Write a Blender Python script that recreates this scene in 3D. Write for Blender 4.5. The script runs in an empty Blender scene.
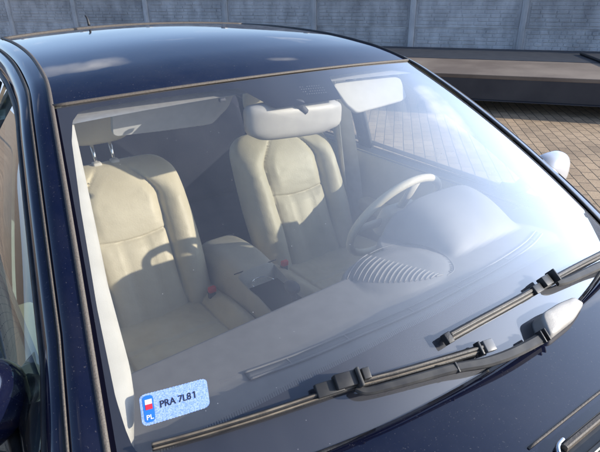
import bpy, bmesh, math, random
from mathutils import Vector, Matrix, noise
random.seed(7)
S = bpy.context.scene
COL = S.collection
R = math.radians
# ------------------------------------------------------------------ camera
CP = Vector((-.823, -.420, 1.628)); YAW, PIT, ROL, FPX = R(35.6), R(25.6), R(-.7), 508.5
Fw = Vector((math.sin(YAW)*math.cos(PIT), math.cos(YAW)*math.cos(PIT), -math.sin(PIT)))
_r = Fw.cross(Vector((0, 0, 1))).normalized(); _u = _r.cross(Fw)
Rt = _r*math.cos(ROL) + _u*math.sin(ROL); Up = -_r*math.sin(ROL) + _u*math.cos(ROL)
cd = bpy.data.cameras.new('camera'); cam = bpy.data.objects.new('camera', cd); COL.objects.link(cam)
M = Matrix((Rt, Up, -Fw)).transposed().to_4x4(); M.translation = CP; cam.matrix_world = M
cd.sensor_fit = 'HORIZONTAL'; cd.sensor_width = 36; cd.lens = 36*FPX/600
cd.clip_start = .02; cd.clip_end = 3000
S.camera = cam
# ------------------------------------------------------------------ light
SUN_AZ, SUN_EL = 133.0, 18.5      # azimuth clockwise from +Y
wd = bpy.data.worlds.new('World'); S.world = wd; wd.use_nodes = True
nt = wd.node_tree; nt.nodes.clear()
sky = nt.nodes.new('ShaderNodeTexSky'); sky.sky_type = 'NISHITA'; sky.sun_disc = False
sky.sun_elevation = R(SUN_EL); sky.sun_rotation = R(SUN_AZ); sky.air_density = 1.0; sky.dust_density = 1.2; sky.ozone_density = 1.5
tc = nt.nodes.new('ShaderNodeTexCoord')
sep = nt.nodes.new('ShaderNodeSeparateXYZ'); nt.links.new(tc.outputs['Generated'], sep.inputs[0])
# project the view direction on a cloud layer: dir.xy / (z + .12)
ad = nt.nodes.new('ShaderNodeMath'); ad.operation = 'ADD'; ad.inputs[1].default_value = .14; nt.links.new(sep.outputs[2], ad.inputs[0])
mx = nt.nodes.new('ShaderNodeMath'); mx.operation = 'MAXIMUM'; mx.inputs[1].default_value = .05; nt.links.new(ad.outputs[0], mx.inputs[0])
vd = nt.nodes.new('ShaderNodeVectorMath'); vd.operation = 'DIVIDE'; nt.links.new(tc.outputs['Generated'], vd.inputs[0])
cb = nt.nodes.new('ShaderNodeCombineXYZ'); [nt.links.new(mx.outputs[0], cb.inputs[i]) for i in range(3)]; nt.links.new(cb.outputs[0], vd.inputs[1])
nz = nt.nodes.new('ShaderNodeTexNoise'); nz.inputs['Scale'].default_value = 1.5; nz.inputs['Detail'].default_value = 8; nz.inputs['Roughness'].default_value = .55
nt.links.new(vd.outputs[0], nz.inputs['Vector'])
cr = nt.nodes.new('ShaderNodeValToRGB'); cr.color_ramp.elements[0].position = .62; cr.color_ramp.elements[0].color = (0, 0, 0, 1)
cr.color_ramp.elements[1].position = .85; cr.color_ramp.elements[1].color = (.9, .9, .9, 1); nt.links.new(nz.outputs['Fac'], cr.inputs[0])
# two separate puffs of cloud with ragged edges
def puff(az, el, wa, wb, prev):
    az, el = R(az), R(el)
    rr = (math.cos(az), -math.sin(az), 0); uu = (-math.sin(az)*math.sin(el), -math.cos(az)*math.sin(el), math.cos(el)); ff = (math.sin(az)*math.cos(el), math.cos(az)*math.cos(el), math.sin(el))
    n_ = nt.nodes.new('ShaderNodeTexNoise'); n_.inputs['Scale'].default_value = 9; n_.inputs['Detail'].default_value = 7; nt.links.new(tc.outputs['Generated'], n_.inputs['Vector'])
    tot = None
    for v, w in ((rr, wa), (uu, wb)):
        d_ = nt.nodes.new('ShaderNodeVectorMath'); d_.operation = 'DOT_PRODUCT'; d_.inputs[1].default_value = v; nt.links.new(tc.outputs['Generated'], d_.inputs[0])
        q_ = nt.nodes.new('ShaderNodeMath'); q_.operation = 'DIVIDE'; q_.inputs[1].default_value = w; nt.links.new(d_.outputs['Value'], q_.inputs[0])
        p_ = nt.nodes.new('ShaderNodeMath'); p_.operation = 'MULTIPLY'; nt.links.new(q_.outputs[0], p_.inputs[0]); nt.links.new(q_.outputs[0], p_.inputs[1])
        if tot is None: tot = p_
        else:
            a_ = nt.nodes.new('ShaderNodeMath'); nt.links.new(tot.outputs[0], a_.inputs[0]); nt.links.new(p_.outputs[0], a_.inputs[1]); tot = a_
    d_ = nt.nodes.new('ShaderNodeVectorMath'); d_.operation = 'DOT_PRODUCT'; d_.inputs[1].default_value = ff; nt.links.new(tc.outputs['Generated'], d_.inputs[0])
    g_ = nt.nodes.new('ShaderNodeMath'); g_.operation = 'GREATER_THAN'; g_.inputs[1].default_value = .5; nt.links.new(d_.outputs['Value'], g_.inputs[0])
    k_ = nt.nodes.new('ShaderNodeMath'); k_.operation = 'MULTIPLY_ADD'; k_.inputs[1].default_value = 3.2; nt.links.new(n_.outputs['Fac'], k_.inputs[0]); nt.links.new(tot.outputs[0], k_.inputs[2])
    e_ = nt.nodes.new('ShaderNodeMapRange'); e_.inputs['From Min'].default_value = 2.35; e_.inputs['From Max'].default_value = 1.2; e_.inputs['To Max'].default_value = .8; nt.links.new(k_.outputs[0], e_.inputs['Value'])
    f_ = nt.nodes.new('ShaderNodeMath'); f_.operation = 'MULTIPLY'; nt.links.new(e_.outputs[0], f_.inputs[0]); nt.links.new(g_.outputs[0], f_.inputs[1])
    x_ = nt.nodes.new('ShaderNodeMath'); x_.operation = 'MAXIMUM'; nt.links.new(prev, x_.inputs[0]); nt.links.new(f_.outputs[0], x_.inputs[1]); return x_.outputs[0]
cf = puff(11, 24, .13, .06, cr.outputs[0]); cf = puff(72, 26, .12, .07, cf); cf = puff(39, 28, .045, .03, cf)
mixc = nt.nodes.new('ShaderNodeMixRGB'); nt.links.new(cf, mixc.inputs[0]); tint = nt.nodes.new('ShaderNodeMixRGB'); tint.blend_type = 'MULTIPLY'; tint.inputs[0].default_value = 1; tint.inputs[2].default_value = (.86, .97, 1.20, 1)
nt.links.new(sky.outputs[0], tint.inputs[1]); nt.links.new(tint.outputs[0], mixc.inputs[1])
mixc.inputs[2].default_value = (12.0, 11.8, 11.8, 1)
bg = nt.nodes.new('ShaderNodeBackground'); bg.inputs[1].default_value = .115
wo = nt.nodes.new('ShaderNodeOutputWorld'); # haze glow added low in the sky, shaped for the windscreen glare
hd = (math.sin(R(101))*math.cos(R(19)), math.cos(R(101))*math.cos(R(19)), math.sin(R(19)))
dp = nt.nodes.new('ShaderNodeVectorMath'); dp.operation = 'DOT_PRODUCT'; dp.inputs[1].default_value = hd; nt.links.new(tc.outputs['Generated'], dp.inputs[0])
m0 = nt.nodes.new('ShaderNodeMath'); m0.operation = 'MAXIMUM'; m0.inputs[1].default_value = 0; nt.links.new(dp.outputs['Value'], m0.inputs[0])
m1 = nt.nodes.new('ShaderNodeMath'); m1.operation = 'POWER'; m1.inputs[1].default_value = 6; nt.links.new(m0.outputs[0], m1.inputs[0])
m2 = nt.nodes.new('ShaderNodeMixRGB'); m2.blend_type = 'ADD'; nt.links.new(m1.outputs[0], m2.inputs[0]); nt.links.new(mixc.outputs[0], m2.inputs[1]); m2.inputs[2].default_value = (16, 19.5, 26, 1)
# pale haze all round the horizon
h0 = nt.nodes.new('ShaderNodeMath'); h0.operation = 'SUBTRACT'; h0.use_clamp = True; h0.inputs[0].default_value = 1; nt.links.new(sep.outputs[2], h0.inputs[1])
h1 = nt.nodes.new('ShaderNodeMath'); h1.operation = 'POWER'; h1.inputs[1].default_value = 3; nt.links.new(h0.outputs[0], h1.inputs[0])
m3 = nt.nodes.new('ShaderNodeMixRGB'); m3.blend_type = 'ADD'; nt.links.new(h1.outputs[0], m3.inputs[0]); nt.links.new(m2.outputs[0], m3.inputs[1]); m3.inputs[2].default_value = (3.2, 4.3, 6.6, 1)
nt.links.new(m3.outputs[0], bg.inputs[0]); nt.links.new(bg.outputs[0], wo.inputs[0])
sl = bpy.data.lights.new('sun', 'SUN'); sl.energy = 5.0; sl.angle = R(.53); sl.color = (1, .93, .82)
so = bpy.data.objects.new('sun', sl); COL.objects.link(so)
sd = Vector((math.sin(R(SUN_AZ))*math.cos(R(SUN_EL)), math.cos(R(SUN_AZ))*math.cos(R(SUN_EL)), math.sin(R(SUN_EL))))
so.rotation_euler = sd.to_track_quat('Z', 'Y').to_euler(); so.location = sd*30
S.view_settings.view_transform = 'Standard'; S.view_settings.look = 'None'; S.view_settings.gamma = 1
S.view_settings.exposure = 0.38
S.render.engine = 'CYCLES'
try:
    S.cycles.transparent_max_bounces = 16; S.cycles.max_bounces = 10
except Exception: pass

# ------------------------------------------------------------------ helpers
def ray(x, y): return (Fw + Rt*((x-300)/FPX) + Up*((226-y)/FPX)).normalized()
def atz(x, y, z): d = ray(x, y); return CP + d*((z-CP.z)/d.z)
def lerp(a, b, t): return a + (b-a)*t
def obj(name, bm, mat, parent=None, smooth=True, norm=True, loc=None):
    if norm: bmesh.ops.recalc_face_normals(bm, faces=bm.faces)
    me = bpy.data.meshes.new(name); bm.to_mesh(me); bm.free()
    if smooth:
        for p in me.polygons: p.use_smooth = True
    o = bpy.data.objects.new(name, me); COL.objects.link(o)
    if mat: me.materials.append(mat)
    if parent:
        o.parent = parent
        w = Vector(); p = parent
        while p and parent.type == 'EMPTY': w += p.location; p = p.parent
        o.matrix_parent_inverse = Matrix.Translation(-w)
    return o
def tag(o, label=None, cat=None, group=None, kind=None):
    if label: o['label'] = label
    if cat: o['category'] = cat
    if group: o['group'] = group
    if kind: o['kind'] = kind
    return o
def grid(f, nu, nv, bm=None, cu=False, u0=0, u1=1, v0=0, v1=1):
    bm = bm or bmesh.new(); V = []
    for j in range(nv+1):
        V.append([bm.verts.new(f(lerp(u0, u1, i/nu), lerp(v0, v1, j/nv))) for i in range(nu if cu else nu+1)])
    for j in range(nv):
        for i in range(nu):
            k = (i+1) % len(V[j])
            bm.faces.new((V[j][i], V[j][k], V[j+1][k], V[j+1][i]))
    return bm
def solid(o, t, off=-1):
    m = o.modifiers.new('solid', 'SOLIDIFY'); m.thickness = t; m.offset = off; return o
def bevel(o, w, seg=2):
    m = o.modifiers.new('bevel', 'BEVEL'); m.width = w; m.segments = seg; m.limit_method = 'ANGLE'; m.angle_limit = R(35)
    return o
def box(c, s, rot=None, bm=None, bv=0, seg=3):
    b2 = bmesh.new(); bmesh.ops.create_cube(b2, size=1)
    bmesh.ops.scale(b2, vec=s, verts=b2.verts)
    if bv: bmesh.ops.bevel(b2, geom=b2.edges[:], offset=bv, segments=seg, affect='EDGES', profile=.5)
    mt = Matrix.Translation(c) @ ((rot.to_4x4()) if rot else Matrix())
    bmesh.ops.transform(b2, matrix=mt, verts=b2.verts)
    if bm is None: return b2
    me = bpy.data.meshes.new('t'); b2.to_mesh(me); b2.free(); bm.from_mesh(me); bpy.data.meshes.remove(me); return bm
def frames(pts, nrm=None):
    out = []
    n = len(pts)
    for i, p in enumerate(pts):
        t = (pts[min(i+1, n-1)] - pts[max(i-1, 0)]).normalized()
        up = nrm[i] if nrm else Vector((0, 0, 1))
        b = t.cross(up).normalized(); out.append((t, b, b.cross(t).normalized()))
    return out
def sweep(pts, sec, nrm=None, scale=None, bm=None, cap=True, closed=True):
    bm = bm or bmesh.new(); fr = frames(pts, nrm); V = []
    for i, p in enumerate(pts):
        s = scale(i/(len(pts)-1)) if scale else 1
        if not isinstance(s, tuple): s = (s, s)
        V.append([bm.verts.new(p + fr[i][1]*x*s[0] + fr[i][2]*y*s[1]) for x, y in sec])
    m = len(sec)
    for i in range(len(pts)-1):
        for k in range(m if closed else m-1):
            l = (k+1) % m; bm.faces.new((V[i][k], V[i][l], V[i+1][l], V[i+1][k]))
    if cap and closed: bm.faces.new(V[0]); bm.faces.new(V[-1][::-1])
    return bm
def circ(r, n=12, ry=None): return [(r*math.cos(2*math.pi*k/n), (ry or r)*math.sin(2*math.pi*k/n)) for k in range(n)]
def smoothpath(P, n=8):
    P = [Vector(p) for p in P]; out = []
    for i in range(len(P)-1):
        a, b, c, d = P[max(i-1, 0)], P[i], P[i+1], P[min(i+2, len(P)-1)]
        for k in range(n):
            t = k/n; out.append(.5*((2*b)+(c-a)*t+(2*a-5*b+4*c-d)*t*t+(3*b-a-3*c+d)*t**3))
    out.append(P[-1]); return out
def tube(P, r, n=10, sm=6, bm=None, scale=None):
    return sweep(smoothpath(P, sm), circ(r, n), bm=bm, scale=scale)
def lathe(prof, axis='X', n=40, c=Vector()):
    def f(u, v):
        k = v*(len(prof)-1); i = min(int(k), len(prof)-2); a, r = [lerp(prof[i][q], prof[i+1][q], k-i) for q in (0, 1)]
        t = 2*math.pi*u
        return c + Vector((a, r*math.cos(t), r*math.sin(t)))
    return grid(f, n, len(prof)-1, cu=True)
def text_mesh(s, size=1, bold=0.0):
    cu = bpy.data.curves.new('t', 'FONT'); cu.body = s; cu.size = size; cu.offset = bold; cu.resolution_u = 3
    o = bpy.data.objects.new('t', cu); COL.objects.link(o)
    bpy.context.view_layer.update()
    me = bpy.data.meshes.new_from_object(o.evaluated_get(bpy.context.evaluated_depsgraph_get()))
    bm = bmesh.new(); bm.from_mesh(me); bpy.data.meshes.remove(me)
    bpy.data.objects.remove(o); bpy.data.curves.remove(cu)
    return bm
def empty(name, loc, parent=None):
    o = bpy.data.objects.new(name, None); COL.objects.link(o); o.location = loc; o.empty_display_size = .2
    if parent: o.parent = parent
    return o

# ------------------------------------------------------------------ materials
def principled(name, col, rough=.5, metal=0, coat=0, coat_r=.03, spec=.5):
    m = bpy.data.materials.new(name); m.use_nodes = True; b = m.node_tree.nodes['Principled BSDF']
    b.inputs['Base Color'].default_value = (*col, 1); b.inputs['Roughness'].default_value = rough; b.inputs['Metallic'].default_value = metal
    b.inputs['Coat Weight'].default_value = coat; b.inputs['Coat Roughness'].default_value = coat_r; b.inputs['Specular IOR Level'].default_value = spec
    return m
def nn(m, t, **kw):
    n = m.node_tree.nodes.new('ShaderNode'+t)
    for k, v in kw.items():
        if k in n.inputs: n.inputs[k].default_value = v
        else: setattr(n, k, v)
    return n
def lk(m, a, b): m.node_tree.links.new(a, b)
def varied(name, c1, c2, scale=8, rough=.5, bump=.0, bscale=60, detail=6, metal=0, coat=0, r2=None, lo=.35, hi=.65, spec=.5, bdist=.002, rnd=False):
    m = principled(name, c1, rough, metal, coat, spec=spec); b = m.node_tree.nodes['Principled BSDF']
    t = nn(m, 'TexCoord'); n = nn(m, 'TexNoise', Scale=scale, Detail=detail)
    if rnd:   # another patch of the pattern, and a slightly different tone, on every copy
        oi = nn(m, 'ObjectInfo'); av = nn(m, 'VectorMath', operation='ADD'); sc_ = nn(m, 'Math', operation='MULTIPLY'); sc_.inputs[1].default_value = 60
        lk(m, oi.outputs['Random'], sc_.inputs[0]); lk(m, t.outputs['Object'], av.inputs[0]); lk(m, sc_.outputs[0], av.inputs[1])
        mp = nn(m, 'Mapping'); mp.inputs['Scale'].default_value = (1, 1, .45); lk(m, av.outputs[0], mp.inputs[0]); lk(m, mp.outputs[0], n.inputs['Vector'])
    else: lk(m, t.outputs['Object'], n.inputs['Vector'])
    r = nn(m, 'ValToRGB'); r.color_ramp.elements[0].position = lo; r.color_ramp.elements[1].position = hi
    r.color_ramp.elements[0].color = (*c1, 1); r.color_ramp.elements[1].color = (*c2, 1)
    lk(m, n.outputs['Fac'], r.inputs[0]); lk(m, r.outputs[0], b.inputs['Base Color'])
    if rnd:
        q2 = nn(m, 'MapRange'); q2.inputs['To Min'].default_value = .84; q2.inputs['To Max'].default_value = 1.08; lk(m, oi.outputs['Random'], q2.inputs['Value'])
        vs = nn(m, 'VectorMath', operation='SCALE'); lk(m, r.outputs[0], vs.inputs[0]); lk(m, q2.outputs[0], vs.inputs['Scale']); lk(m, vs.outputs[0], b.inputs['Base Color'])
    if r2 is not None:
        q = nn(m, 'MapRange'); q.inputs['To Min'].default_value = rough; q.inputs['To Max'].default_value = r2
        q.inputs['From Min'].default_value = lo; q.inputs['From Max'].default_value = hi
        lk(m, n.outputs['Fac'], q.inputs['Value']); lk(m, q.outputs[0], b.inputs['Roughness'])
    if bump:
        n2 = nn(m, 'TexNoise', Scale=bscale, Detail=5); lk(m, t.outputs['Object'], n2.inputs['Vector'])
        bp = nn(m, 'Bump', Strength=bump, Distance=bdist); lk(m, n2.outputs['Fac'], bp.inputs['Height']); lk(m, bp.outputs[0], b.inputs['Normal'])
    return m
def paint(name, base):
    m = principled(name, base, .35, 0, 1, .02, spec=.0); b = m.node_tree.nodes['Principled BSDF']
    t = nn(m, 'TexCoord')
    b.inputs['Coat IOR'].default_value = 1.65
    # film of dust, water spots and pollen specks lying on the lacquer
    n1 = nn(m, 'TexNoise', Scale=5, Detail=9, Roughness=.65); n2 = nn(m, 'TexVoronoi', Scale=95); n3 = nn(m, 'TexNoise', Scale=240, Detail=2)
    for n in (n1, n2, n3): lk(m, t.outputs['Object'], n.inputs['Vector'])
    r1 = nn(m, 'MapRange'); r1.inputs['From Min'].default_value = .42; r1.inputs['From Max'].default_value = .8; r1.inputs['To Max'].default_value = .035; r1.inputs['To Min'].default_value = .003
    lk(m, n1.outputs['Fac'], r1.inputs['Value'])
    r2 = nn(m, 'MapRange'); r2.inputs['From Min'].default_value = .055; r2.inputs['From Max'].default_value = .02; r2.inputs['To Max'].default_value = .5; r2.inputs['To Min'].default_value = 0
    lk(m, n2.outputs['Distance'], r2.inputs['Value'])
    wn = nn(m, 'Math', operation='GREATER_THAN'); wn.inputs[1].default_value = .72; lk(m, n2.outputs['Color'], wn.inputs[0])
    ml = nn(m, 'Math', operation='MULTIPLY'); lk(m, r2.outputs[0], ml.inputs[0]); lk(m, wn.outputs[0], ml.inputs[1])
    r3 = nn(m, 'MapRange'); r3.inputs['From Min'].default_value = .66; r3.inputs['From Max'].default_value = .8; r3.inputs['To Max'].default_value = .18; r3.inputs['To Min'].default_value = 0
    lk(m, n3.outputs['Fac'], r3.inputs['Value'])
    a = nn(m, 'Math', operation='ADD', use_clamp=True); lk(m, r1.outputs[0], a.inputs[0]); lk(m, ml.outputs[0], a.inputs[1])
    a2 = nn(m, 'Math', operation='ADD', use_clamp=True); lk(m, a.outputs[0], a2.inputs[0]); lk(m, r3.outputs[0], a2.inputs[1])
    d = nn(m, 'BsdfDiffuse'); d.inputs[0].default_value = (.45, .42, .38, 1)
    mix = nn(m, 'MixShader'); lk(m, a2.outputs[0], mix.inputs[0]); lk(m, b.outputs[0], mix.inputs[1]); lk(m, d.outputs[0], mix.inputs[2])
    out = m.node_tree.nodes['Material Output']; lk(m, mix.outputs[0], out.inputs[0])
    r4 = nn(m, 'MapRange'); r4.inputs['From Min'].default_value = .35; r4.inputs['From Max'].default_value = .75; r4.inputs['To Min'].default_value = .015; r4.inputs['To Max'].default_value = .09
    lk(m, n1.outputs['Fac'], r4.inputs['Value']); lk(m, r4.outputs[0], b.inputs['Coat Roughness'])
    return m
def glass(name, dust=.05, tint=(.97, .97, .94), boost=1.0, dustcol=(.75, .76, .8), film=.0):
    m = bpy.data.materials.new(name); m.use_nodes = True; m.node_tree.nodes.clear()
    out = nn(m, 'OutputMaterial'); tr = nn(m, 'BsdfTransparent'); tr.inputs[0].default_value = (*tint, 1)
    gl = nn(m, 'BsdfGlossy', Roughness=0.0); gl.inputs[0].default_value = (1, 1, 1, 1)
    # Schlick reflectance, the same from both sides of the pane
    ge = nn(m, 'NewGeometry'); dt = nn(m, 'VectorMath', operation='DOT_PRODUCT'); lk(m, ge.outputs['Incoming'], dt.inputs[0]); lk(m, ge.outputs['Normal'], dt.inputs[1])
    ab = nn(m, 'Math', operation='ABSOLUTE'); lk(m, dt.outputs['Value'], ab.inputs[0]); om = nn(m, 'Math', operation='SUBTRACT', use_clamp=True); om.inputs[0].default_value = 1; lk(m, ab.outputs[0], om.inputs[1])
    pw5 = nn(m, 'Math', operation='POWER'); pw5.inputs[1].default_value = 5; lk(m, om.outputs[0], pw5.inputs[0])
    fr = nn(m, 'Math', operation='MULTIPLY_ADD'); fr.inputs[1].default_value = .957; fr.inputs[2].default_value = .043; lk(m, pw5.outputs[0], fr.inputs[0])
    mu = nn(m, 'Math', operation='MULTIPLY', use_clamp=True); mu.inputs[1].default_value = 1.75*boost; lk(m, fr.outputs[0], mu.inputs[0])
    mix = nn(m, 'MixShader'); lk(m, mu.outputs[0], mix.inputs[0]); lk(m, tr.outputs[0], mix.inputs[1]); lk(m, gl.outputs[0], mix.inputs[2])
    df = nn(m, 'BsdfDiffuse'); df.inputs[0].default_value = (*dustcol, 1)
    t = nn(m, 'TexCoord'); n1 = nn(m, 'TexNoise', Scale=3, Detail=8, Roughness=.6); n2 = nn(m, 'TexVoronoi', Scale=70); n3 = nn(m, 'TexNoise', Scale=160, Detail=2)
    mp = nn(m, 'Mapping'); mp.inputs['Scale'].default_value = (1, .35, .35); lk(m, t.outputs['Object'], mp.inputs[0]); lk(m, mp.outputs[0], n1.inputs['Vector'])
    for n in (n2, n3): lk(m, t.outputs['Object'], n.inputs['Vector'])
    r1 = nn(m, 'MapRange'); r1.inputs['From Min'].default_value = .35; r1.inputs['From Max'].default_value = .75; r1.inputs['To Min'].default_value = dust*.55; r1.inputs['To Max'].default_value = dust*1.6
    lk(m, n1.outputs['Fac'], r1.inputs['Value'])
    r2 = nn(m, 'MapRange'); r2.inputs['From Min'].default_value = .06; r2.inputs['From Max'].default_value = .03; r2.inputs['To Min'].default_value = 0; r2.inputs['To Max'].default_value = .35
    lk(m, n2.outputs['Distance'], r2.inputs['Value'])
    gt = nn(m, 'Math', operation='GREATER_THAN'); gt.inputs[1].default_value = .62; lk(m, n2.outputs['Color'], gt.inputs[0])
    ml = nn(m, 'Math', operation='MULTIPLY'); lk(m, r2.outputs[0], ml.inputs[0]); lk(m, gt.outputs[0], ml.inputs[1])
    a = nn(m, 'Math', operation='ADD', use_clamp=True); lk(m, r1.outputs[0], a.inputs[0]); lk(m, ml.outputs[0], a.inputs[1])
    mix2 = nn(m, 'MixShader'); lk(m, a.outputs[0], mix2.inputs[0]); lk(m, mix.outputs[0], mix2.inputs[1]); lk(m, df.outputs[0], mix2.inputs[2])
    # thin greasy film: a broad weak lobe round the mirror direction
    gf = nn(m, 'BsdfGlossy', Roughness=.5); gf.inputs[0].default_value = (.9, .93, 1, 1)
    mix3 = nn(m, 'MixShader'); mix3.inputs[0].default_value = film; lk(m, mix2.outputs[0], mix3.inputs[1]); lk(m, gf.outputs[0], mix3.inputs[2])
    lk(m, mix3.outputs[0], out.inputs[0]); return m

PAINT = paint('navy_lacquer', (.002, .004, .020))
GLASS = glass('windscreen_glass', .038, boost=1.5, film=.02)
SIDEGLASS = glass('side_glass', .24, tint=(.78, .81, .77))
NEARGLASS = glass('near_side_glass', .012, tint=(.34, .50, .50))
FRIT = principled('black_ceramic', (.004, .004, .012), .6, spec=.05)
RUBBER = varied('black_rubber', (.012, .012, .014), (.03, .028, .026), 40, .5, .3, 300)
DIRTYSTRIP = varied('dusty_moulding', (.06, .05, .042), (.125, .105, .085), 400, .65, .5, 220, lo=.25, hi=.7)
PLASTIC = varied('black_plastic', (.015, .015, .017), (.035, .034, .032), 30, .45, .3, 900, bdist=.0003)
WIPERRUB = varied('weathered_wiper_rubber', (.10, .08, .06), (.22, .18, .13), 30, .42, .2, 400, r2=.55, bdist=.0005)
ARM = varied('grey_wiper_arm', (.03, .03, .032), (.06, .058, .055), 30, .55, .25, 700, spec=.3, bdist=.0003)
DASH = varied('grey_dash_plastic', (.15, .145, .145), (.17, .165, .165), 30, .62, .35, 900, bdist=.0004)
DASHMID = principled('grey_recess', (.11, .11, .115), .7)
DASHDARK = principled('dark_slot', (.02, .02, .022), .7)
TRIM = varied('pale_pillar_trim', (.52, .50, .46), (.58, .56, .52), 20, .75, .3, 700)
HEAD = varied('grey_headliner', (.38, .37, .36), (.44, .43, .42), 60, .9, .3, 900)
LEATHER = varied('cream_leather', (.46, .41, .295), (.54, .485, .36), 7, .5, .55, 170, spec=.35, bdist=.0012)
LEATHER_G = varied('grey_beige_leather', (.40, .37, .30), (.46, .42, .34), 9, .5, .4, 170, spec=.35)
SEAM = principled('seat_seam', (.18, .16, .12), .7)
CHROME = principled('chrome', (.8, .8, .8), .12, 1)
CARPET = varied('charcoal_carpet', (.03, .03, .035), (.05, .05, .055), 60, .95, .6, 400)
DARKTRIM = varied('dark_trim', (.045, .045, .055), (.06, .06, .07), 30, .6, .3, 500)
WHITEPAINT = principled('silver_mirror_cap', (.62, .63, .66), .3, .3, 1)
TYRE = varied('tyre_rubber', (.02, .02, .02), (.035, .035, .035), 20, .8, .3, 80)
ALLOY = principled('alloy', (.6, .6, .62), .3, 1)
RED = principled('red_plastic', (.55, .02, .02), .4)

# ================================================================== SETTING
def ground_mat():
    m = principled('block_paving', (.3, .25, .19), .85); b = m.node_tree.nodes['Principled BSDF']
    t = nn(m, 'TexCoord'); mp = nn(m, 'Mapping'); mp.inputs['Rotation'].default_value = (0, 0, PAV_ROT)
    lk(m, t.outputs['Object'], mp.inputs[0])
    nw = nn(m, 'TexNoise', Scale=6, Detail=3); lk(m, mp.outputs[0], nw.inputs['Vector'])
    vm = nn(m, 'VectorMath', operation='SCALE'); vm.inputs['Scale'].default_value = .012
    sb = nn(m, 'VectorMath', operation='SUBTRACT'); sb.inputs[1].default_value = (.5, .5, .5); lk(m, nw.outputs['Color'], sb.inputs[0]); lk(m, sb.outputs[0], vm.inputs[0])
    av = nn(m, 'VectorMath', operation='ADD'); lk(m, mp.outputs[0], av.inputs[0]); lk(m, vm.outputs[0], av.inputs[1])
    br = nn(m, 'TexBrick'); lk(m, av.outputs[0], br.inputs['Vector'])
    br.inputs['Scale'].default_value = 1; br.inputs['Brick Width'].default_value = .195; br.inputs['Row Height'].default_value = .108
    br.inputs['Mortar Size'].default_value = .006; br.inputs['Mortar Smooth'].default_value = .5
    br.inputs['Color1'].default_value = (.46, .325, .20, 1); br.inputs['Color2'].default_value = (.34, .24, .148, 1); br.inputs['Mortar'].default_value = (.085, .065, .045, 1)
    n = nn(m, 'TexNoise', Scale=1.6, Detail=8); lk(m, t.outputs['Object'], n.inputs['Vector'])
    n2 = nn(m, 'TexNoise', Scale=70, Detail=4); lk(m, t.outputs['Object'], n2.inputs['Vector'])
    rr = nn(m, 'MapRange'); rr.inputs['From Min'].default_value = .3; rr.inputs['From Max'].default_value = .7; rr.inputs['To Min'].default_value = .78; rr.inputs['To Max'].default_value = 1.2
    lk(m, n.outputs['Fac'], rr.inputs['Value'])
    rr2 = nn(m, 'MapRange'); rr2.inputs['From Min'].default_value = .3; rr2.inputs['From Max'].default_value = .7; rr2.inputs['To Min'].default_value = .8; rr2.inputs['To Max'].default_value = 1.2
    lk(m, n2.outputs['Fac'], rr2.inputs['Value'])
    mm = nn(m, 'Math', operation='MULTIPLY'); lk(m, rr.outputs[0], mm.inputs[0]); lk(m, rr2.outputs[0], mm.inputs[1])
    sc = nn(m, 'VectorMath', operation='SCALE'); lk(m, br.outputs['Color'], sc.inputs[0]); lk(m, mm.outputs[0], sc.inputs['Scale']); lk(m, sc.outputs[0], b.inputs['Base Color'])
    bp = nn(m, 'Bump', Strength=.8, Distance=.006); bp.invert = True
    hs = nn(m, 'Math', operation='SUBTRACT'); lk(m, br.outputs['Fac'], hs.inputs[0])
    q = nn(m, 'Math', operation='MULTIPLY'); q.inputs[1].default_value = .35; lk(m, n2.outputs['Fac'], q.inputs[0]); lk(m, q.outputs[0], hs.inputs[1])
    lk(m, hs.outputs[0], bp.inputs['Height']); lk(m, bp.outputs[0], b.inputs['Normal'])
    return m
pa, pb = atz(528, 121, 0), atz(576, 173, 0)
PAV_ROT = -math.atan2((pb-pa).y, (pb-pa).x)
bm = bmesh.new(); bmesh.ops.create_grid(bm, x_segments=4, y_segments=4, size=600)
tag(obj('ground', bm, ground_mat(), smooth=False), kind='structure')

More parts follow.
